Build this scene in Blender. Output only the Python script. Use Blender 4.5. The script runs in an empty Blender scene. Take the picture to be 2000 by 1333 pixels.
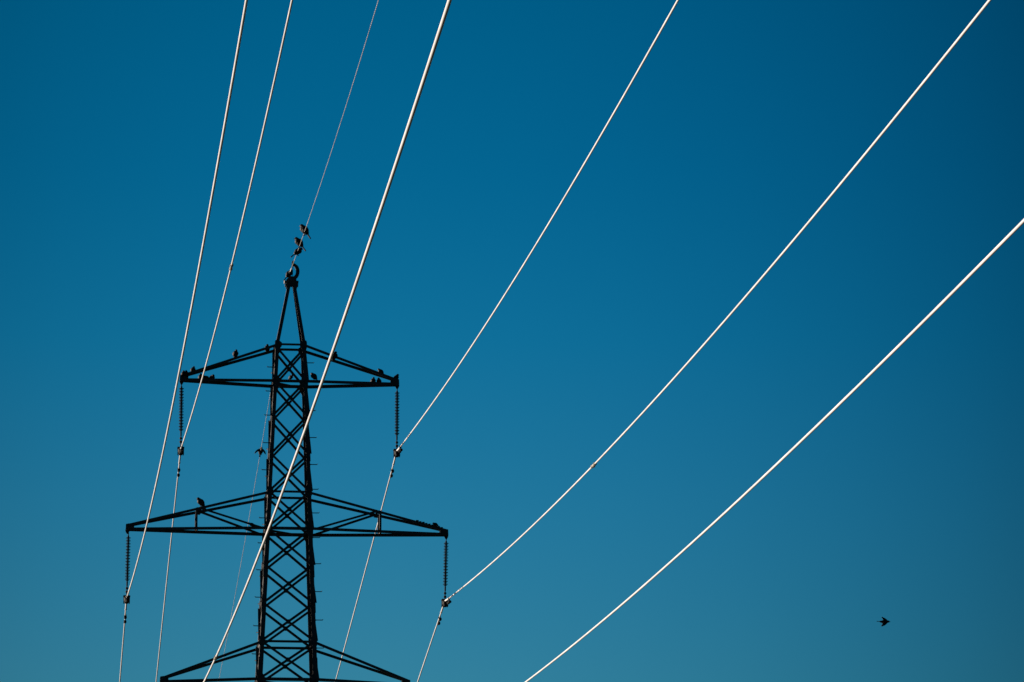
import bpy, bmesh, math, random
from mathutils import Vector, Matrix
random.seed(7)
scene = bpy.context.scene
COL = scene.collection
R = math.radians

# ------------------------------------------------------------------ camera, sky, sun, exposure
EYE = 1.65
PITCH = R(11.1064)
cam_d = bpy.data.cameras.new('camera')
cam_d.sensor_width = 36.0
cam_d.lens = 8738.03 / 2000 * 36.0
cam_d.clip_start = 0.5
cam_d.clip_end = 9000
cam = bpy.data.objects.new('camera', cam_d)
COL.objects.link(cam)
cam.matrix_world = (Matrix.Translation((0, 0, EYE)) @ Matrix.Rotation(math.pi / 2 + PITCH, 4, 'X')
                    @ Matrix.Rotation(0.00153, 4, 'Z'))
scene.camera = cam

DIST = 107.0                      # tower stands this far away
AZ = -0.0504996
YAW = 0.1041838                   # the line crosses the view at this angle
ROOT = Vector((math.sin(AZ) * DIST, math.cos(AZ) * DIST, 0))
UA = Vector((math.cos(YAW), math.sin(YAW), 0))      # along the crossarms
VA = Vector((-math.sin(YAW), math.cos(YAW), 0))     # along the line, away from the camera
ZA = Vector((0, 0, 1))

SUN_EL = R(5.5)
SUN_DIR = (UA * -0.82 + VA * 0.52).normalized() * math.cos(SUN_EL) + ZA * math.sin(SUN_EL)
SUN_ROT = math.atan2(SUN_DIR.x, SUN_DIR.y)
sun_d = bpy.data.lights.new('sun', 'SUN')
sun_d.energy = 5.0
sun_d.angle = R(0.53)
sun_d.color = (1.0, 0.84, 0.71)
sun = bpy.data.objects.new('sun', sun_d)
COL.objects.link(sun)
sun.rotation_euler = SUN_DIR.to_track_quat('Z', 'Y').to_euler()

scene.view_settings.view_transform = 'Standard'
scene.view_settings.look = 'None'
scene.view_settings.exposure = 1.05
scene.view_settings.gamma = 1.0

# tint of the clear evening sky by height (sine of elevation) and lens vignetting put into its colour as darkening to both sides
SKY_RAMP = [(0.05, (0.20, 0.58, 0.72)), (0.120, (0.148, 0.558, 0.765)), (0.1551, (0.094, 0.550, 0.765)), (0.1927, (0.033, 0.5265, 0.745)),
            (0.2299, (0.0086, 0.478, 0.685)), (0.2645, (0.001, 0.449, 0.627)), (0.34, (0.001, 0.41, 0.57))]
world = bpy.data.worlds.new('World')
scene.world = world
world.use_nodes = True
wn, wl = world.node_tree.nodes, world.node_tree.links
wn.clear()
w_out = wn.new('ShaderNodeOutputWorld')
w_bg = wn.new('ShaderNodeBackground')
w_sky = wn.new('ShaderNodeTexSky')
w_sky.sky_type = 'NISHITA'
w_sky.sun_disc = False
w_sky.sun_elevation = SUN_EL
w_sky.sun_rotation = SUN_ROT
w_sky.air_density = 1.0
w_sky.dust_density = 0.3
w_sky.ozone_density = 3.0
w_bg.inputs['Strength'].default_value = 0.0815
w_tc = wn.new('ShaderNodeTexCoord')
w_sep = wn.new('ShaderNodeSeparateXYZ')
wl.new(w_tc.outputs['Generated'], w_sep.inputs[0])
def w_ramp(sock, lo, hi, stops):
    mr = wn.new('ShaderNodeMapRange')
    mr.inputs['From Min'].default_value = lo
    mr.inputs['From Max'].default_value = hi
    wl.new(sock, mr.inputs['Value'])
    rp = wn.new('ShaderNodeValToRGB')
    el = rp.color_ramp.elements
    while len(el) < len(stops): el.new(0.5)
    for e, (p, c) in zip(el, stops):
        e.position = (p - lo) / (hi - lo)
        e.color = (*c, 1)
    wl.new(mr.outputs[0], rp.inputs['Fac'])
    return rp.outputs['Color']
def w_mul(a, b):
    mx = wn.new('ShaderNodeMix')
    mx.data_type = 'RGBA'
    mx.blend_type = 'MULTIPLY'
    mx.inputs['Factor'].default_value = 1.0
    wl.new(a, mx.inputs['A']); wl.new(b, mx.inputs['B'])
    return mx.outputs['Result']
AZ_STOPS = []
for i in range(17):
    x = -0.20 + i * 0.025
    m = 1 - min((23.0 if x > -0.02 else 25) * (x + 0.02) ** 2, 0.50)
    k = max(0.0, min(1.0, (x + 0.02) / 0.13))
    AZ_STOPS.append((x, (m * (1 - 0.3 * k), m, m * (1 + 0.07 * k))))
sky_col = w_mul(w_mul(w_sky.outputs[0], w_ramp(w_sep.outputs['Z'], 0.0, 0.4, SKY_RAMP)), w_ramp(w_sep.outputs['X'], -0.2, 0.2, AZ_STOPS))
wl.new(sky_col, w_bg.inputs['Color'])
wl.new(w_bg.outputs[0], w_out.inputs['Surface'])

# ------------------------------------------------------------------ materials
def mat(name, col, rough=0.6, metal=0.0, spec=0.5, vary=0.0, scale=6.0, bump=0.0, col2=None):
    m = bpy.data.materials.new(name)
    m.use_nodes = True
    nt = m.node_tree
    b = nt.nodes['Principled BSDF']
    b.inputs['Roughness'].default_value = rough
    b.inputs['Metallic'].default_value = metal
    b.inputs['Specular IOR Level'].default_value = spec
    tc = nt.nodes.new('ShaderNodeTexCoord')
    no = nt.nodes.new('ShaderNodeTexNoise')
    no.inputs['Scale'].default_value = scale
    no.inputs['Detail'].default_value = 5
    nt.links.new(tc.outputs['Object'], no.inputs['Vector'])
    rp = nt.nodes.new('ShaderNodeValToRGB')
    c2 = col2 or tuple(max(0, c * (1 - vary)) for c in col)
    rp.color_ramp.elements[0].position = 0.35
    rp.color_ramp.elements[1].position = 0.65
    rp.color_ramp.elements[0].color = (*c2, 1)
    rp.color_ramp.elements[1].color = (*col, 1)
    nt.links.new(no.outputs['Fac'], rp.inputs['Fac'])
    nt.links.new(rp.outputs['Color'], b.inputs['Base Color'])
    if bump:
        bp = nt.nodes.new('ShaderNodeBump')
        bp.inputs['Strength'].default_value = bump
        bp.inputs['Distance'].default_value = 0.01
        nt.links.new(no.outputs['Fac'], bp.inputs['Height'])
        nt.links.new(bp.outputs['Normal'], b.inputs['Normal'])
    return m

M_STEEL = mat('weathered_dark_steel', (0.025, 0.021, 0.018), 0.60, 0.0, 0.4, scale=3.0, col2=(0.015, 0.012, 0.010), bump=0.2)
M_ALU = mat('weathered_aluminium', (0.68, 0.665, 0.655), 0.42, 0.0, 0.5, vary=0.2, scale=1.7)
M_GALV = mat('galvanised_strand', (0.36, 0.35, 0.345), 0.5, 0.0, 0.5, vary=0.4, scale=2.0)
M_SLEEVE = mat('dull_aluminium', (0.30, 0.27, 0.22), 0.5, 0.0, 0.5, vary=0.3, scale=8)
M_FIT = mat('dark_fitting', (0.009, 0.008, 0.007), 0.75, 0.0, 0.12, vary=0.5, scale=12)
M_SHED = mat('brown_insulator', (0.008, 0.006, 0.005), 0.8, 0.0, 0.12, vary=0.3, scale=9)
M_BIRD = mat('dark_plumage', (0.0055, 0.0045, 0.004), 0.65, 0.0, 0.15, scale=30, col2=(0.003, 0.003, 0.003))
M_GROUND = mat('dry_grass', (0.055, 0.06, 0.025), 0.95, 0.0, 0.1, scale=0.15, col2=(0.035, 0.045, 0.016))

# ------------------------------------------------------------------ helpers
def link(name, bm, m, parent=None, smooth=False, loc=None):
    me = bpy.data.meshes.new(name)
    bm.normal_update()
    bm.to_mesh(me)
    bm.free()
    me.materials.append(m)
    if smooth:
        for p in me.polygons:
            p.use_smooth = True
    o = bpy.data.objects.new(name, me)
    COL.objects.link(o)
    if parent:
        o.parent = parent
    if loc is not None:
        o.location = loc
    return o

def tag(o, label, cat, group=None, kind=None):
    if label: o['label'] = label
    if cat: o['category'] = cat
    if group: o['group'] = group
    if kind: o['kind'] = kind
    return o

def empty(name, loc, rz=0.0):
    o = bpy.data.objects.new(name, None)
    o.empty_display_size = 0.3
    COL.objects.link(o)
    o.location = loc
    o.rotation_euler = (0, 0, rz)
    return o

def loft(bm, rings, cap=True):
    vs = [[bm.verts.new(p) for p in r] for r in rings]
    n = len(vs[0])
    for a, b in zip(vs[:-1], vs[1:]):
        for i in range(n):
            bm.faces.new((a[i], a[(i + 1) % n], b[(i + 1) % n], b[i]))
    if cap:
        bm.faces.new(vs[0][::-1])
        bm.faces.new(vs[-1])

def frame(d, up=ZA):
    d = d.normalized()
    if abs(d.dot(up)) > 0.98:
        up = Vector((1, 0, 0))
    s = d.cross(up).normalized()
    return s, s.cross(d).normalized()

def angle_bar(bm, p0, p1, n1, n2, a=0.06, t=0.008, a2=None):
    """steel angle: heel on p0-p1, one flange along n1, the other along n2"""
    p0, p1 = Vector(p0), Vector(p1)
    a2 = a2 or a
    d = (p1 - p0).normalized()
    n1 = Vector(n1); n1 = (n1 - d * n1.dot(d)).normalized()
    n2 = Vector(n2); n2 = (n2 - d * n2.dot(d)); n2 = (n2 - n1 * n2.dot(n1)).normalized()
    prof = [(0, 0), (a, 0), (a, t), (t, t), (t, a2), (0, a2)]
    loft(bm, [[p + n1 * x + n2 * y for x, y in prof] for p in (p0, p1)])

def tube(bm, pts, rad, n=8, cap=True):
    rings = []
    for i, p in enumerate(pts):
        d = (pts[min(i + 1, len(pts) - 1)] - pts[max(i - 1, 0)])
        s, u = frame(d)
        r = rad[i] if isinstance(rad, (list, tuple)) else rad
        rings.append([p + (s * math.cos(k * math.tau / n) + u * math.sin(k * math.tau / n)) * r for k in range(n)])
    loft(bm, rings, cap)

def lathe(bm, prof, n=16, c=Vector((0, 0, 0))):
    loft(bm, [[c + Vector((r * math.cos(k * math.tau / n), r * math.sin(k * math.tau / n), z)) for k in range(n)] for r, z in prof])

def plate(bm, pts, nrm, t):
    nrm = Vector(nrm).normalized()
    loft(bm, [[Vector(p) - nrm * t / 2 for p in pts], [Vector(p) + nrm * t / 2 for p in pts]])

def box(bm, c, x, y, z, M=None):
    c = Vector(c)
    r = []
    for sz in (-1, 1):
        r.append([c + Vector((sx * x / 2, sy * y / 2, sz * z / 2)) for sx, sy in ((-1, -1), (1, -1), (1, 1), (-1, 1))])
    loft(bm, r)

def W(u, v, z):                    # tower coordinates (z above the camera's eye) to world
    return ROOT + UA * u + VA * v + ZA * (z + EYE)

def L(u, v, z):                    # tower coordinates to the tower's own space
    return Vector((u, v, z + EYE))

# ------------------------------------------------------------------ ground
bm = bmesh.new()
bmesh.ops.create_circle(bm, cap_ends=True, segments=96, radius=6000)
g = link('ground', bm, M_GROUND)
tag(g, 'grassy ground below the power line', None, kind='structure')
del g['label']

# ------------------------------------------------------------------ tower
ZT0, ZT1, ZM0, ZM1, ZL0, ZL1 = 20.818, 19.908, 17.180, 16.281, 13.533, 12.621
def hw(z):
    return (0.7386 + 0.08323 * (20.818 - z)) / 2

tower = empty('transmission_tower', ROOT, YAW)
tag(tower, 'tall dark steel lattice pylon with three pairs of crossarms and a pointed peak', 'pylon')

# legs: four tapering corner angles from the ground up to the peak's foot
for su in (-1, 1):
    for sv in (-1, 1):
        bm = bmesh.new()
        segs = [(-EYE, 12.62, 0.118), (12.62, 17.2, 0.105), (17.2, ZT0 + 0.03, 0.090)]
        for z0, z1, a in segs:
            p0 = L(su * hw(z0), sv * hw(z0), z0)
            p1 = L(su * hw(z1), sv * hw(z1), z1)
            angle_bar(bm, p0, p1, (-su, 0, 0), (0, -sv, 0), a, 0.009)
        # splice covers on the outer faces, as on the real legs
        for zc, ln in ((18.15, 0.42), (15.35, 0.5), (14.45, 0.42), (12.9, 0.5)):
            for k in (0, 1):
                a = 0.06
                q0 = L(su * (hw(zc - ln / 2) + 0.012), sv * (hw(zc - ln / 2) + 0.012), zc - ln / 2)
                q1 = L(su * (hw(zc + ln / 2) + 0.012), sv * (hw(zc + ln / 2) + 0.012), zc + ln / 2)
            angle_bar(bm, q0, q1, (-su, 0, 0), (0, -sv, 0), 0.07, 0.010)
        link('leg', bm, M_STEEL, tower)

FACES = [('v', -1), ('v', 1), ('u', -1), ('u', 1)]
def fpt(face, s, z, out=0.0):      # point on a face at corner side s (-1/1)
    k, sg = face
    h = hw(z)
    e = 0.03
    return L(s * (h - e), sg * (h + out), z) if k == 'v' else L(sg * (h + out), s * (h - e), z)

ZN = [20.74, 19.907, 19.043, 18.102, 17.180, 16.282, 15.377, 14.456, 13.535, 12.621]
for face in FACES:
    k, sg = face
    outn = Vector((0, sg, 0)) if k == 'v' else Vector((sg, 0, 0))
    for za, zb in zip(ZN[:-1], ZN[1:]):
        for s in (-1, 1):
            p0, p1 = fpt(face, s, za), fpt(face, -s, zb)
            d = (p1 - p0).normalized()
            pn = d.cross(outn).normalized()
            if pn.z > 0: pn = -pn
            off = outn * (-0.012 if s < 0 else 0.003)
            bm = bmesh.new()
            a = 0.056 if za > 16.3 else 0.058
            angle_bar(bm, p0 - pn * a / 2 + off, p1 - pn * a / 2 + off, pn, -outn if s < 0 else outn, a, 0.006, 0.040)
            link('diagonal_brace', bm, M_STEEL, tower)
    # small plate where the two braces of a panel cross
    for za, zb in zip(ZN[:-1], ZN[1:]):
        ha, hb = hw(za), hw(zb)
        zc = za + (zb - za) * ha / (ha + hb)
        h = hw(zc)
        c = L(0, sg * (h - 0.004), zc) if k == 'v' else L(sg * (h - 0.004), 0, zc)
        side = Vector((1, 0, 0)) if k == 'v' else Vector((0, 1, 0))
        bm = bmesh.new()
        pts = [c + side * x + ZA * z for x, z in ((-.055, 0), (-.022, -.055), (.022, -.055), (.055, 0), (.022, .055), (-.022, .055))]
        plate(bm, pts, outn, 0.007)
        link('crossing_plate', bm, M_STEEL, tower)
    # horizontals at every crossarm chord level
    for z, a in ((ZT0 - 0.0, 0.052), (ZT1, 0.072), (ZM0, 0.054), (ZM1, 0.076), (ZL0, 0.058), (ZL1, 0.08)):
        bm = bmesh.new()
        p0, p1 = fpt(face, -1, z, -0.020), fpt(face, 1, z, -0.020)
        angle_bar(bm, p0 + ZA * a / 2, p1 + ZA * a / 2, (0, 0, -1), -outn, a, 0.007)
        link('cross_strut', bm, M_STEEL, tower)
    # lattice below the lowest arm
    zl = [12.621, 11.5, 10.2, 8.6, 6.6, 4.2, 1.4, -1.6]
    bm = bmesh.new()
    for za, zb in zip(zl[:-1], zl[1:]):
        for s in (-1, 1):
            p0, p1 = fpt(face, s, za), fpt(face, -s, zb)
            d = (p1 - p0).normalized()
            pn = d.cross(outn).normalized()
            off = outn * (-0.012 if s < 0 else 0.003)
            angle_bar(bm, p0 + off, p1 + off, pn, -outn if s < 0 else outn, 0.06, 0.006)
    link('lower_lattice', bm, M_STEEL, tower)

# plan bracing inside the body at the arm levels
for z in (ZT1, ZM1, ZL1):
    h = hw(z) - 0.05
    for s in (1,):
        bm = bmesh.new()
        angle_bar(bm, L(-h, -s * h, z - 0.03), L(h, s * h, z - 0.03), (0, 0, -1), (1, -s, 0), 0.045, 0.006)
        link('plan_brace', bm, M_STEEL, tower)

# gusset plates on the front and back faces at leg joints
for z, wd, up, dn in ((ZT0, 0.17, 0.10, 0.14), (ZT1, 0.17, 0.15, 0.20), (ZM0, 0.15, 0.12, 0.13), (ZM1, 0.17, 0.16, 0.19), (ZL0, 0.15, 0.12, 0.14), (ZL1, 0.18, 0.17, 0.2)):
    for sv in (-1, 1):
        for su in (-1, 1):
            h = hw(z)
            c = L(su * (h + 0.02), sv * (h + 0.004), z)
            pts = [c + Vector((-su * x, 0, y)) for x, y in ((0, -dn * .55), (0.02, -dn), (wd * .6, -dn), (wd, -dn * .35), (wd * 1.0, up * .4), (wd * .55, up), (0.02, up), (0, up * .6))]
            bm = bmesh.new()
            plate(bm, pts, (0, 1, 0), 0.008)
            # bolt heads
            for bx, bz in ((0.05, 0.04), (0.05, -0.05), (0.11, 0.0)):
                q = c + Vector((-su * bx, sv * 0.006, bz))
                box(bm, q, 0.022, 0.016, 0.022)
            link('gusset_plate', bm, M_STEEL, tower)

# peak: four angles up to the cap
ZAP = 22.45
for su in (-1, 1):
    for sv in (-1, 1):
        bm = bmesh.new()
        h = hw(ZT0)
        angle_bar(bm, L(su * h, sv * h, ZT0 - 0.02), L(su * 0.085 + 0.02, sv * 0.075, ZAP), (-su, 0, 0), (0, -sv, 0), 0.078, 0.008)
        link('peak_leg', bm, M_STEEL, tower)
bm = bmesh.new()
cx = 0.02
for sv in (-1, 1):
    plate(bm, [L(cx + x, sv * 0.085, ZAP + z) for x, z in ((-.13, -.17), (-.05, -.17), (-.04, -.12), (.05, -.12), (.06, -.19), (.13, -.19), (.13, -.06), (.10, .10), (-.05, .12), (-.14, .02))], (0, 1, 0), 0.012)
box(bm, L(cx, 0, ZAP + 0.03), 0.16, 0.155, 0.08)
for sx in (-1, 1):
    for sv in (-1, 1):
        lathe(bm, [(0.022, -0.03), (0.022, 0.03)], 6, L(cx + sx * 0.155 - 0.01, sv * 0.05, ZAP - 0.02))
        box(bm, L(cx + sx * 0.13, sv * 0.05, ZAP - 0.1), 0.06, 0.05, 0.05)
link('peak_cap', bm, M_STEEL, tower)
# curved horn that carries the earth wire
bm = bmesh.new()
hc = L(0.045, 0, 22.700)
rings = []
for i in range(23):
    a = R(-118 + i * 211 / 22)
    p = hc + Vector((math.cos(a) * 0.122, 0, math.sin(a) * 0.170))
    t = Vector((-math.sin(a) * 0.122, 0, math.cos(a) * 0.170)).normalized()
    nn = Vector((t.z, 0, -t.x))
    hwid = 0.044 if 4 < i < 18 else 0.036
    rings.append([p + nn * hwid + Vector((0, .02, 0)), p - nn * hwid + Vector((0, .02, 0)), p - nn * hwid + Vector((0, -.02, 0)), p + nn * hwid + Vector((0, -.02, 0))])
loft(bm, rings)
horn = link('earth_wire_horn', bm, M_STEEL, tower)
bm = bmesh.new()
box(bm, L(0.045, 0, 22.885), 0.055, 0.07, 0.075)
lathe(bm, [(0.02, -0.02), (0.03, 0), (0.02, 0.03)], 8, L(0.05, -0.03, 22.93))
link('pin', bm, M_FIT, horn)
bm = bmesh.new()
tube(bm, [L(0.045, 0.0, 22.86), L(0.045, 0.0, 22.52)], 0.007, 6)
link('rod', bm, M_FIT, horn)

# step bolts up the front legs (long, pointing sideways) and the back legs (short in view, pointing away)
def step_bolt(p, d, ln=0.17):
    bm = bmesh.new()
    d = Vector(d).normalized()
    q = Vector(p) + d * ln
    tube(bm, [Vector(p) - d * 0.03, q, q + d * 0.008 + ZA * 0.02], 0.011, 6)
    s, u = frame(d)
    tube(bm, [Vector(p) + d * 0.002, Vector(p) + d * 0.014], 0.017, 6)
    link('step_bolt', bm, M_STEEL, tower)
for z in (20.245, 19.648, 19.052, 18.37, 17.703, 17.112, 16.523, 15.911, 15.256, 14.591, 13.897, 13.218):
    step_bolt(L(-hw(z), -hw(z) + 0.03, z), (-1, 0.05, 0.02))
    step_bolt(L(-hw(z) + 0.03, hw(z), z + 0.02), (-0.42, 1, 0), 0.15)
for z in (20.369, 19.782, 19.185, 18.519, 17.855, 17.247, 16.667, 16.064, 15.427, 14.749, 14.06, 13.383):
    step_bolt(L(hw(z), -hw(z) + 0.03, z), (1, 0.05, 0.02))
    step_bolt(L(hw(z) - 0.03, hw(z), z + 0.02), (0.55, 1, 0), 0.15)

# crossarms
ARMS = {'T': (2.62, 19.957, ZT0, ZT1), 'M': (3.836, 16.282, ZM0, ZM1), 'L': (2.936, 12.61, ZL0, ZL1)}
TIPV = 0.075
def chord_pt(arm, su, top, sv, u):   # centre line of a crossarm chord at |u|
    ut, zt, z0, z1 = ARMS[arm]
    zr = z0 - 0.03 if top else z1
    ze = zt + (0.085 if top else -0.012)
    r0 = hw(zr)
    f = (abs(u) - r0) / (ut - r0)
    return L(su * abs(u), sv * (r0 + (TIPV - r0) * f), zr + (ze - zr) * f)
for arm, (ut, zt, z0, z1) in ARMS.items():
    for su in (-1, 1):
        ut = ARMS[arm][0] + ({'T': 0.0, 'M': 0.025, 'L': 0.045}[arm] if su < 0 else 0.0)   # the left arms are a touch longer
        # the tip fitting is the arm's own mesh; chords and webs are its pieces
        bm = bmesh.new()
        for sv in (-1, 1):
            plate(bm, [L(su * x, sv * (TIPV + 0.012), zt + z) for x, z in ((ut - 0.16, -.04), (ut + .03, -.05), (ut + .045, -.02), (ut + .04, .105), (ut - .03, .12), (ut - 0.16, .12))], (0, 1, 0), 0.01)
        box(bm, L(su * (ut + 0.0), 0, zt + 0.035), 0.06, 2 * TIPV, 0.14)
        for bx, bz in ((-.12, .02), (-.06, -.01), (-.03, .05), (-.1, .07)):
            box(bm, L(su * (ut + bx), -TIPV - .022, zt + bz), 0.024, 0.018, 0.024)
        if arm == 'M' and su > 0:      # row of bolt heads and rust scale along this tip's upper edge
            for i in range(9):
                q = chord_pt(arm, su, True, -1, ut - 0.12 - i * 0.075)
                box(bm, q + Vector((0, 0.0, 0.034)), 0.05 + 0.03 * random.random(), 0.03, 0.022 + 0.018 * random.random())
        cross = link('crossarm', bm, M_STEEL, tower)
        for top in (True, False):
            for sv in (-1, 1):
                p0 = chord_pt(arm, su, top, sv, hw(z0 if top else z1) - 0.02)
                p1 = chord_pt(arm, su, top, sv, ut)
                a = {'T': 0.064, 'M': 0.062, 'L': 0.066}[arm]
                if not top: a += 0.008
                bm = bmesh.new()
                angle_bar(bm, p0 + ZA * a / 2, p1 + ZA * a / 2, (0, 0, -1), (0, -sv, 0), a, 0.007)
                link('chord', bm, M_STEEL, cross)
        # hanger plate under the tip
        bm = bmesh.new()
        plate(bm, [L(su * ut + x, 0, zt + z) for x, z in ((-.055, -.02), (.055, -.02), (.045, -.07), (.014, -.125), (-.014, -.125), (-.045, -.07))], (0, 1, 0), 0.02)
        lathe(bm, [(0.012, -0.02), (0.012, 0.02)], 8, L(su * ut, 0, zt - 0.10))
        link('hanger_plate', bm, M_FIT, cross)
        if arm == 'M':
            for sv in (-1, 1):
                ux = 2.215
                pt, pb = chord_pt(arm, su, True, sv, ux), chord_pt(arm, su, False, sv, ux)
                bm = bmesh.new()
                angle_bar(bm, pt + Vector((-0.025, -sv * 0.01, 0)), pb + Vector((-0.025, -sv * 0.01, 0)), (1, 0, 0), (0, -sv, 0), 0.05, 0.006)
                link('web_strut', bm, M_STEEL, cross)
                pt, pb = chord_pt(arm, su, True, sv, ux - 0.10), chord_pt(arm, su, False, sv, 0.62)
                bm = bmesh.new()
                angle_bar(bm, pt + Vector((0, -sv * 0.012, 0.02)), pb + Vector((0, -sv * 0.012, 0.02)), (0, 0, -1), (0, -sv, 0), 0.05, 0.006)
                link('web_diagonal', bm, M_STEEL, cross)
                bm = bmesh.new()
                c = chord_pt(arm, su, True, sv, ux - 0.05)
                plate(bm, [c + Vector((x, sv * 0.006, z)) for x, z in ((-.075, -.05), (.04, -.065), (.08, -.015), (.07, .025), (-.055, .028))], (0, 1, 0), 0.008)
                link('joint_plate', bm, M_STEEL, cross)
            bm = bmesh.new()
            angle_bar(bm, chord_pt(arm, su, False, -1, 2.215), chord_pt(arm, su, False, 1, 2.215), (0, 0, 1), (1, 0, 0), 0.04, 0.006)
            link('cross_member', bm, M_STEEL, cross)

# ------------------------------------------------------------------ insulators
WIRES = {  # u, z at the clamp; slope and curvature of the near span, then of the far one (units of DIST)
    'RT': (0.024507, 0.170992, -0.068079, 0.05898, -0.140343, 0.028388),
    'RM': (0.035615, 0.136869, -0.068056, 0.054231, -0.133015, -0.007965),
    'RL': (0.027333, 0.101633, -0.061743, 0.049667, -0.14, 0.0),
    'LM': (-0.035975, 0.136548, -0.080735, 0.072619, -0.144006, -0.005095),
    'LT': (-0.024418, 0.170519, -0.077295, 0.078882, -0.158823, -0.010288),
    'LL': (-0.027209, 0.103589, -0.077198, 0.065476, -0.15, 0.0),
    'E': (-0.000194, 0.211968, -0.05763, 0.077829, -0.158599, 0.089217)}
def wire_pt(key, s):               # s metres along the line, negative towards the camera
    u, z, sn, cn, sf, cf = WIRES[key]
    t = abs(s) / DIST
    a, b = (sn, cn) if s < 0 else (sf, cf)
    if abs(s) < 0.5:               # the clamp bends the cable gently
        k = abs(s) / 0.5
        t = t * k
    return W(u * DIST, s, (z + a * t + b * t * t) * DIST)

def insulator(key, label):
    arm = key[1]
    su = -1 if key[0] == 'L' else 1
    ut, zt = ARMS[arm][0], ARMS[arm][1]
    top = W(su * ut, 0, zt - 0.11)
    bot = wire_pt(key, 0)
    root = empty('insulator_string', top)
    tag(root, label, 'insulator', 'insulator strings hanging from the crossarms')
    d = bot - top
    ln = d.length
    root.rotation_euler = (ZA.rotation_difference(-d).to_matrix() @ Matrix.Rotation(YAW, 3, 'Z')).to_euler()
    # local z runs up the string; 0 at the hanger
    bm = bmesh.new()
    prof = []
    n = 15
    z = -0.085
    prof += [(0.006, z + 0.03), (0.022, z + 0.028), (0.022, z)]
    z0, z1 = -0.095, -1.165
    pitch = (z0 - z1) / n
    for i in range(n):
        zz = z0 - i * pitch
        prof += [(0.021, zz), (0.058, zz - 0.010), (0.060, zz - 0.021), (0.020, zz - 0.024),
                 (0.016, zz - pitch * .5), (0.042, zz - pitch * .5 - 0.007), (0.044, zz - pitch * .5 - 0.015), (0.020, zz - pitch * .5 - 0.018)]
    prof += [(0.016, z1 - 0.01), (0.006, z1 - 0.012)]
    lathe(bm, prof, 18)
    link('shed_column', bm, M_SHED, root, smooth=False)
    bm = bmesh.new()
    lathe(bm, [(0.006, 0.02), (0.013, 0.01), (0.011, -0.06), (0.022, -0.075), (0.022, -0.088)], 10)
    link('top_fitting', bm, M_FIT, root)
    bm = bmesh.new()
    lathe(bm, [(0.016, -1.17), (0.021, -1.18), (0.019, -1.27), (0.013, -1.285), (0.012, -1.30), (0.032, -1.315), (0.034, -1.345), (0.014, -1.365),
               (0.012, -1.385), (0.033, -1.40), (0.036, -1.425), (0.016, -1.45), (0.014, -ln + 0.05)], 10)
    link('bottom_fitting', bm, M_FIT, root)
    # suspension clamp: a boat under the cable with a keeper over it and side cheeks
    bm = bmesh.new()
    rings = []
    for i in range(9):
        f = -1 + i / 4
        y = f * 0.17
        w = 0.038 + 0.034 * math.sqrt(max(0, 1 - f * f))
        zlo = -0.065 - 0.045 * (1 - f * f)
        zhi = 0.034 + 0.050 * (1 - abs(f))
        zc = -0.03 * f * f
        rings.append([Vector((-w, y, zlo * .5 + zc)), Vector((-w * .6, y, zlo + zc)), Vector((w * .6, y, zlo + zc)), Vector((w, y, zlo * .5 + zc)), Vector((w, y, zhi * .5 + zc)), Vector((w * .5, y, zhi + zc)), Vector((-w * .5, y, zhi + zc)), Vector((-w, y, zhi * .5 + zc))])
    loft(bm, rings)
    for sx in (-1, 1):
        for y in (-0.07, 0.07):
            tube(bm, [Vector((sx * 0.066, y, -0.11)), Vector((sx * 0.066, y, 0.075))], 0.012, 6)
            box(bm, Vector((sx * 0.066, y, 0.058)), 0.036, 0.036, 0.024)
        plate(bm, [Vector((sx * 0.045, y, z)) for y, z in ((-.06, -.03), (.06, -.03), (.03, .09), (-.03, .09))], (1, 0, 0), 0.008)
    c = link('suspension_clamp', bm, M_FIT, root, loc=(0, 0, -ln - 0.025))
    return root

insulator('LT', 'brown ribbed insulator string hanging from the left tip of the top crossarm')
insulator('RT', 'brown ribbed insulator string hanging from the right tip of the top crossarm')
insulator('LM', 'brown ribbed insulator string hanging from the left tip of the long middle crossarm')
insulator('RM', 'brown ribbed insulator string hanging from the right tip of the long middle crossarm')

# ------------------------------------------------------------------ cables
def steps(a, b, n):
    return [a + (b - a) * i / n for i in range(n + 1)]

def cable(key, label, far, near=150.0, rad=0.0158, mtl=None):
    S = steps(-near, -2.0, 110) + steps(-1.9, -0.05, 22)
    S += steps(0.0, 2.0, 24) + (steps(2.1, far, 60) if far > 2 else [])
    if far <= 2: S = [s for s in S if s <= far]
    base = wire_pt(key, 0)
    bm = bmesh.new()
    tube(bm, [wire_pt(key, s) - base for s in S], rad, 14)
    o = link('power_cable', bm, mtl or M_ALU, None, smooth=True, loc=base)
    tag(o, label, 'cable', 'power cables strung from the crossarms')
    return o, base

def along(key, base, s0, s1, n=4, dz=0.0, du=0.0):
    return [wire_pt(key, s) - base + ZA * dz + UA * du for s in steps(s0, s1, n)]

def sleeve(o, key, base, s, ln=0.56, r=0.0255):
    bm = bmesh.new()
    P = along(key, base, s - ln / 2, s + ln / 2, 6)
    tube(bm, P, [r * .7, r, r, r * .92, r, r, r * .7], 12)
    d = (P[-1] - P[0]).normalized()
    for q in (P[1], P[5]):
        tube(bm, [q - d * .025, q + d * .025], r * 1.25, 10)
    box(bm, P[2] - ZA * (r + .008), 0.03, 0.05, 0.03)
    link('repair_sleeve', bm, M_SLEEVE, o)

def rods(o, key, base, s0, s1, r=0.021):
    bm = bmesh.new()
    P = along(key, base, s0, s1, 16)
    tube(bm, P, [0.0150] + [r] * 15 + [0.0150], 12)
    for s in (s0, s1):
        tube(bm, along(key, base, s - 0.03, s + 0.03, 1), r * 1.25, 10)
    link('armour_rods', bm, M_ALU, o, smooth=True)

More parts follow.
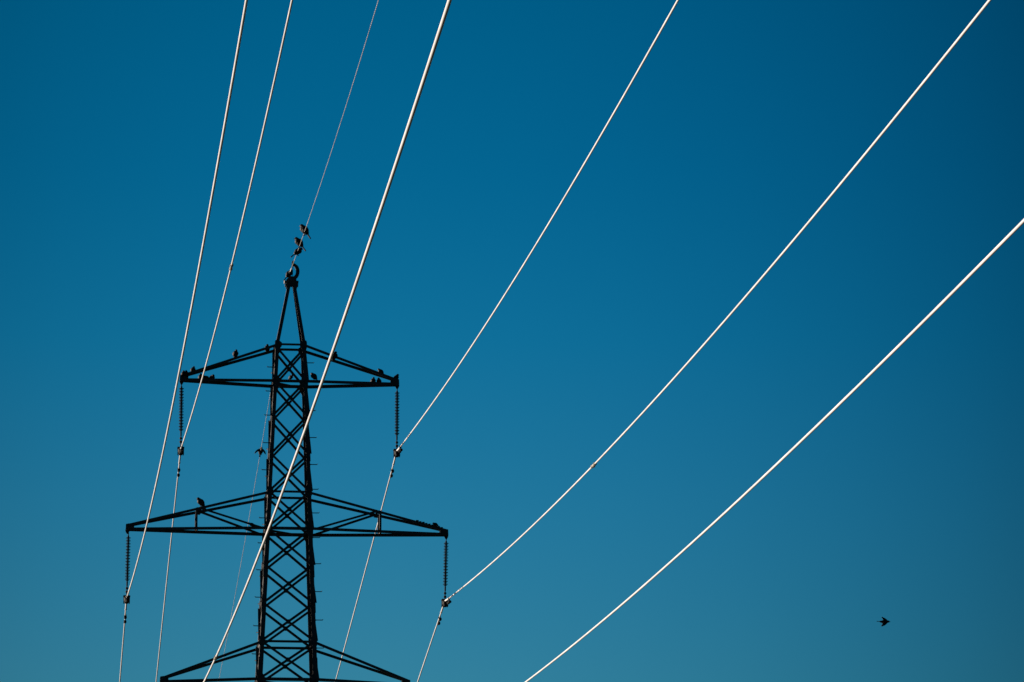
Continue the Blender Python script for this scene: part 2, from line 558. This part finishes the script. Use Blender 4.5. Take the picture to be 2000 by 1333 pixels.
def damper(o, key, base, s):
    c = wire_pt(key, s) - base
    d = (wire_pt(key, s + 0.2) - wire_pt(key, s - 0.2)).normalized()
    sd, up = frame(d)
    bm = bmesh.new()
    # clamp jaw round the cable
    tube(bm, [c - d * 0.035, c + d * 0.035], 0.030, 10)
    plate(bm, [c + d * x + up * z for x, z in ((-.03, 0), (.03, 0), (.022, -.085), (-.022, -.085))], sd, 0.026)
    m = c - up * 0.085
    tube(bm, [m - d * 0.19 - up * 0.014, m - d * 0.08, m, m + d * 0.08, m + d * 0.19 - up * 0.014], 0.008, 6)
    for k in (-1, 1):
        e = m + d * k * 0.20 - up * 0.016
        tube(bm, [e - d * k * 0.075, e - d * k * 0.06, e + d * k * 0.01, e + d * k * 0.045, e + d * k * 0.052], [0.022, 0.034, 0.038, 0.033, 0.015], 12)
    link('vibration_damper', bm, M_FIT, o)

def ties(o, key, base, s):
    for k in range(3):
        bm = bmesh.new()
        tube(bm, along(key, base, s - 0.05 - k * 0.33, s + 0.05 - k * 0.33, 2), 0.0185, 10)
        link('wire_tie', bm, M_FIT, o)

o, b = cable('LM', 'leftmost pale power cable, clamped below the left tip of the long middle crossarm', 115)
damper(o, 'LM', b, 1.55); damper(o, 'LM', b, -0.8); rods(o, 'LM', b, -0.4, 1.0)
o, b = cable('LT', 'pale power cable with a sleeve, clamped below the left tip of the top crossarm', 115)
damper(o, 'LT', b, 1.47); damper(o, 'LT', b, -0.8); rods(o, 'LT', b, -0.4, 1.0); sleeve(o, 'LT', b, -28.84)
o, b = cable('RT', 'pale power cable without a sleeve, clamped below the right tip of the top crossarm', 115)
damper(o, 'RT', b, 1.47); damper(o, 'RT', b, -1.15); rods(o, 'RT', b, -1.0, 1.0); ties(o, 'RT', b, -3.4)
o, b = cable('RM', 'pale power cable with a sleeve, clamped below the right tip of the middle crossarm', 115)
damper(o, 'RM', b, 1.47); damper(o, 'RM', b, -1.15); rods(o, 'RM', b, -1.0, 1.0); ties(o, 'RM', b, -4.0); sleeve(o, 'RM', b, -29.4)
o, b = cable('LL', 'thick bright power cable that crosses in front of the lattice tower body', 6)
sleeve(o, 'LL', b, -32.1)
o, b = cable('RL', 'bright power cable leaving the bottom edge and reaching the right edge', 6)

# earth wire: a twisted strand, with its small clamp on the peak
def strand(bm, pts_fn, S, r, lay):
    rings = []
    n = 9
    for s in S:
        p = pts_fn(s)
        d = pts_fn(s + 0.1) - pts_fn(s - 0.1)
        sd, up = frame(d)
        ph = s * math.tau / lay
        ring = []
        for k in range(n):
            a = k * math.tau / n + ph
            rr = r * (1.18 if k % 3 == 0 else 0.86)
            ring.append(p + (sd * math.cos(a) + up * math.sin(a)) * rr)
        rings.append(ring)
    loft(bm, rings)
base = wire_pt('E', 0)
bm = bmesh.new()
S = steps(-120, -90, 60) + steps(-89.9, 60, 5200) + steps(60.2, 115, 60)
strand(bm, lambda s: wire_pt('E', s) - base, S, 0.0064, 0.45)
e = link('earth_wire', bm, M_GALV, None, smooth=True, loc=base)
tag(e, 'thin twisted grey earth wire strung over the tower peak', 'cable')
bm = bmesh.new()
tube(bm, along('E', base, -0.75, 0.75, 12), 0.0115, 8)
link('armour_rods', bm, M_ALU, e, smooth=True)
bm = bmesh.new()
rings = []
for i in range(7):
    f = -1 + i / 3
    c = wire_pt('E', f * 0.08) - base
    q = 0.018 + 0.016 * (1 - f * f)
    rings.append([c + UA * x * q + ZA * z * q for x, z in ((-1, -.6), (-.5, -1), (.5, -1), (1, -.6), (1, .6), (.4, 1), (-.4, 1), (-1, .6))])
loft(bm, rings)
tube(bm, [Vector((0, 0, 0.02)), W(0.035, 0, 22.85) - base], 0.011, 6)
link('suspension_clamp', bm, M_FIT, e)

# ------------------------------------------------------------------ birds
def ell(bm, c, rx, ry, rz, M=Matrix.Identity(4), n=14):
    mm = Matrix.Translation(c) @ M @ Matrix.Diagonal((rx, ry, rz, 1))
    bmesh.ops.create_uvsphere(bm, u_segments=n, v_segments=n - 4, radius=1, matrix=mm)

def flat(bm, prof, t):
    """thin tapering blade: prof = list of (centre, halfwidth vector), t thickness vector"""
    loft(bm, [[c - w, c + t, c + w, c - t] for c, w in prof])

def bake(bm, voxel=0.0045):
    me = bpy.data.meshes.new('tmp')
    bm.to_mesh(me); bm.free()
    o = bpy.data.objects.new('tmp', me)
    COL.objects.link(o)
    md = o.modifiers.new('r', 'REMESH'); md.mode = 'VOXEL'; md.voxel_size = voxel
    sm = o.modifiers.new('s', 'SMOOTH'); sm.factor = 0.5; sm.iterations = 2
    dg = bpy.context.evaluated_depsgraph_get()
    res = bpy.data.meshes.new_from_object(o.evaluated_get(dg))
    bpy.data.objects.remove(o)
    for p in res.polygons: p.use_smooth = True
    res.materials.clear(); res.materials.append(M_BIRD)
    return res

def perched(lean=58, turn=0, tail=1.0, wing=0.0, crouch=0.0, fat=1.0):
    """bird facing +x, feet at the origin: one body from beak to tail"""
    bm = bmesh.new()
    a = R(lean)
    ax = Vector((math.cos(a), 0, math.sin(a)))           # tail-to-head axis
    c = Vector((0.0, 0, 0.085 - crouch))
    M = Matrix.Rotation(-a, 4, 'Y')
    ell(bm, c, 0.072, 0.056 * fat, 0.058 * fat, M)
    ell(bm, c + ax * 0.026 + Vector((0.010, 0, -0.004)), 0.052, 0.054 * fat, 0.055 * fat, M)
    ell(bm, c - ax * 0.045, 0.048, 0.040, 0.038, M)
    h = c + ax * 0.075 + Vector((0.012, 0, 0.006))
    ell(bm, c + ax * 0.055 + Vector((0.004, 0, 0)), 0.038, 0.038, 0.038, M)
    ell(bm, h, 0.031, 0.029, 0.029)
    tn = Matrix.Rotation(R(turn), 3, 'Z')
    bd = tn @ Vector((1, 0, -0.08))
    loft(bm, [[h + bd * k + (tn @ Vector((0, y, z))) * q for y, z in ((-1, 0), (0, 1), (1, 0), (0, -1))] for k, q in ((0.012, 0.010), (0.030, 0.0075), (0.048, 0.003))])
    side = Vector((0, 1, 0))
    nrm = ax.cross(side)
    tb = c - ax * 0.06
    flat(bm, [(tb, side * 0.022), (tb - ax * 0.05 * tail, side * 0.018), (tb - ax * 0.085 * tail, side * 0.024)], nrm * 0.012)
    for s in (-1, 1):
        sh = c + ax * 0.035 + side * s * 0.044 - Vector((0.012, 0, 0))
        if wing and s == (1 if wing > 0 else -1) or abs(wing) > 1:
            o = side * s
            flat(bm, [(sh, ax * 0.035), (sh + o * 0.035 - ax * 0.02, ax * 0.036), (sh + o * 0.070 - ax * 0.060, ax * 0.026 + o * 0.01), (sh + o * 0.095 - ax * 0.100, ax * 0.012)], nrm * 0.012)
        else:
            e = c - ax * 0.085 + side * s * 0.016 - Vector((0.010, 0, 0))
            flat(bm, [(sh, nrm * 0.022), (sh * .5 + e * .5 + side * s * 0.008, nrm * 0.024), (e, nrm * 0.006)], side * 0.009)
        # legs and toes
        f = Vector((0.004, s * 0.016, 0.0))
        tube(bm, [c + Vector((-0.004, s * 0.016, -0.035)), f + Vector((-0.004, 0, 0.02)), f], [0.012, 0.0055, 0.005], 6)
        for ty in (-0.010, 0, 0.010):
            tube(bm, [f, f + Vector((0.020, ty, -0.002))], [0.0045, 0.004], 5)
    return bake(bm)

def flying():
    """bird heading +x, wings swept down and back in mid-beat"""
    bm = bmesh.new()
    X = Vector((1, 0, 0))
    ell(bm, Vector((0, 0, 0)), 0.070, 0.034, 0.036)
    ell(bm, Vector((0.045, 0, 0.006)), 0.042, 0.028, 0.028)
    ell(bm, Vector((-0.055, 0, 0.002)), 0.045, 0.022, 0.020)
    ell(bm, Vector((0.078, 0, 0.010)), 0.026, 0.021, 0.021)
    loft(bm, [[Vector((0.09 + k, y * q, 0.006 + z * q)) for y, z in ((-1, 0), (0, 1), (1, 0), (0, -1))] for k, q in ((0, 0.010), (0.020, 0.008), (0.040, 0.003))])
    flat(bm, [(Vector((-0.07, 0, 0.004)), Vector((0, 0.016, 0))), (Vector((-0.115, 0, 0.006)), Vector((0, 0.015, 0))), (Vector((-0.155, 0, 0.006)), Vector((0, 0.018, 0)))], Vector((0, 0, 0.007)))
    # near wing swept down, far wing raised
    flat(bm, [(Vector((0.02, -0.02, 0.0)), X * 0.052), (Vector((0.012, -0.06, -0.030)), X * 0.052), (Vector((-0.012, -0.10, -0.062)), X * 0.042), (Vector((-0.045, -0.125, -0.082)), X * 0.018)], Vector((0, 0.006, 0.012)))
    flat(bm, [(Vector((0.02, 0.02, 0.012)), X * 0.052), (Vector((0.012, 0.055, 0.040)), X * 0.052), (Vector((-0.016, 0.09, 0.068)), X * 0.040), (Vector((-0.056, 0.11, 0.088)), X * 0.020)], Vector((0, 0.006, 0.012)))
    return bake(bm)

B_UP = perched(62)
B_TURN = perched(66, turn=55)
B_LEAN = perched(48, turn=-30, crouch=0.004)
B_FLUFF = perched(72, turn=-70, tail=0.8)
B_LOW = perched(26, crouch=0.020)
B_ROUND = perched(70, turn=-50, tail=0.75, crouch=0.012, fat=1.22)
B_LONG = perched(54, turn=25, tail=1.5)
B_DIP = perched(42, tail=1.5, crouch=0.008)
B_WING = perched(56, wing=1.0, tail=1.35)
B_WINGS = perched(60, wing=2.0)
G = 'small dark birds perched on the pylon and its wires'
def bird(mesh, p, face, label, sc=1.0, group=G):
    """face: degrees in the tower's frame, 0 = right along the arms, -90 = towards the camera"""
    o = bpy.data.objects.new('bird', mesh)
    COL.objects.link(o)
    o.location = p
    o.rotation_euler = (0, 0, YAW + R(face))
    o.scale = (sc, sc, sc)
    tag(o, label, 'bird', group)
    return o
def on_chord(arm, u, top, sv, dz=0.030):
    q = chord_pt(arm, 1 if u > 0 else -1, top, sv, abs(u))
    return ROOT + UA * q.x + VA * (q.y + (-sv) * 0.01) + ZA * (q.z + dz)

# top crossarm, left half
bird(B_TURN, on_chord('T', -2.590, False, -1, 0.040), -70, 'dark bird at the very end of the top crossarm, outermost on its left tip', 0.98)
bird(B_UP, on_chord('T', -2.500, False, -1, 0.042), -110, 'dark bird huddled second from the left tip of the top crossarm', 1.0)
bird(B_ROUND, on_chord('T', -2.350, True, 1, 0.025), -40, 'dark bird third from the left tip of the top crossarm, facing right', 0.88)
bird(B_ROUND, on_chord('T', -2.155, False, 1, 0.033), -90, 'dark bird below the sloping left chord of the top crossarm, half behind a cable', 0.98)
bird(B_LOW, on_chord('T', -2.006, False, 1, 0.033), 200, "low bird on the top crossarm's flat left chord, middle of a row of three", 1.02)
bird(B_LOW, on_chord('T', -1.885, False, 1, 0.033), -70, "low bird on the top crossarm's flat left chord, row end nearest the tower", 1.18)
bird(B_ROUND, on_chord('T', -1.337, True, -1), -60, 'plump dark bird alone halfway up the sloping left chord of the top crossarm', 1.04)
bird(B_ROUND, on_chord('T', -0.540, True, 1), -85, 'dark bird between the sloping left chords where the top crossarm meets the tower', 1.02)
# top crossarm, right half
bird(B_ROUND, on_chord('T', 1.055, True, -1, -0.075), -15, 'dark bird on the sloping right chord of the top crossarm, beside the thick crossing cable', 1.12)
bird(B_LEAN, on_chord('T', 0.575, False, -1, 0.033), 140, 'large upright dark bird standing just right of the tower body on the top crossarm', 1.14)
h1 = hw(ZT1)
bird(B_LOW, W(0.0, -h1 + 0.03, ZT1 + 0.036), -60, 'small dark bird crouched inside the tower body at the top crossarm', 0.85)
bird(B_ROUND, on_chord('T', 2.040, False, 1, 0.033), -70, 'low dark bird on the flat right chord of the top crossarm, first of two', 0.98)
bird(B_ROUND, on_chord('T', 2.187, False, 1, 0.033), -110, "low bird on the top crossarm's flat right chord, under one on the slope", 0.90)
bird(B_LEAN, on_chord('T', 2.235, True, 1), 165, 'dark bird low on the sloping right chord of the top crossarm, near its tip', 0.95)
bird(B_UP, on_chord('T', 2.585, True, 0, -0.03), -15, 'dark bird on the right tip of the top crossarm, facing right', 1.0)
# middle crossarm
bird(B_LEAN, on_chord('M', -2.110, True, -1), 205, 'large dark bird alone on the left half of the long middle crossarm', 1.30)
bird(B_LOW, on_chord('M', -0.890, False, -1, 0.030), 190, 'low dark bird on the middle crossarm just left of the tower', 0.75)
bird(B_LOW, on_chord('M', 3.570, True, -1, 0.026), 178, 'dark bird crouched on the right tip of the long middle crossarm', 0.72)
# earth wire
def on_wire(s, dz=0.006, du=0.0):
    return wire_pt('E', s) + ZA * dz + UA * du
bird(B_WING, on_wire(-6.0, -0.075, 0.01), 152, 'highest bird on the thin earth wire, one wing drooping to the right', 1.5)
bird(B_LONG, on_wire(-4.0, -0.03, 0.0), 160, 'long tailed bird on the thin earth wire, second highest, tail pointing right', 1.42)
bird(B_DIP, on_wire(-3.25, -0.10, 0.0), 18, 'bird on the thin earth wire with its tail pointing left, below the long tailed one', 1.25)
bird(B_LONG, W(-0.045, 0.09, 22.555), 20, 'bird clinging beside the curved horn at the very top of the tower', 1.22)
bird(B_WINGS, on_wire(14.0, -0.10), -75, 'bird with drooping wings on the earth wire left of the tower, below the top crossarm', 1.18)
# the one in the air
PX = Vector((0.0, 0, 0))
fo = bpy.data.objects.new('bird', flying())
COL.objects.link(fo)
fo.location = (7.91, 94.3, 14.10)
fo.scale = (1.06, 1.15, 1.12)
fo.rotation_euler = (R(8), R(3), R(-6))
tag(fo, 'single dark bird flying to the right in the empty sky, lower right', 'bird', None)
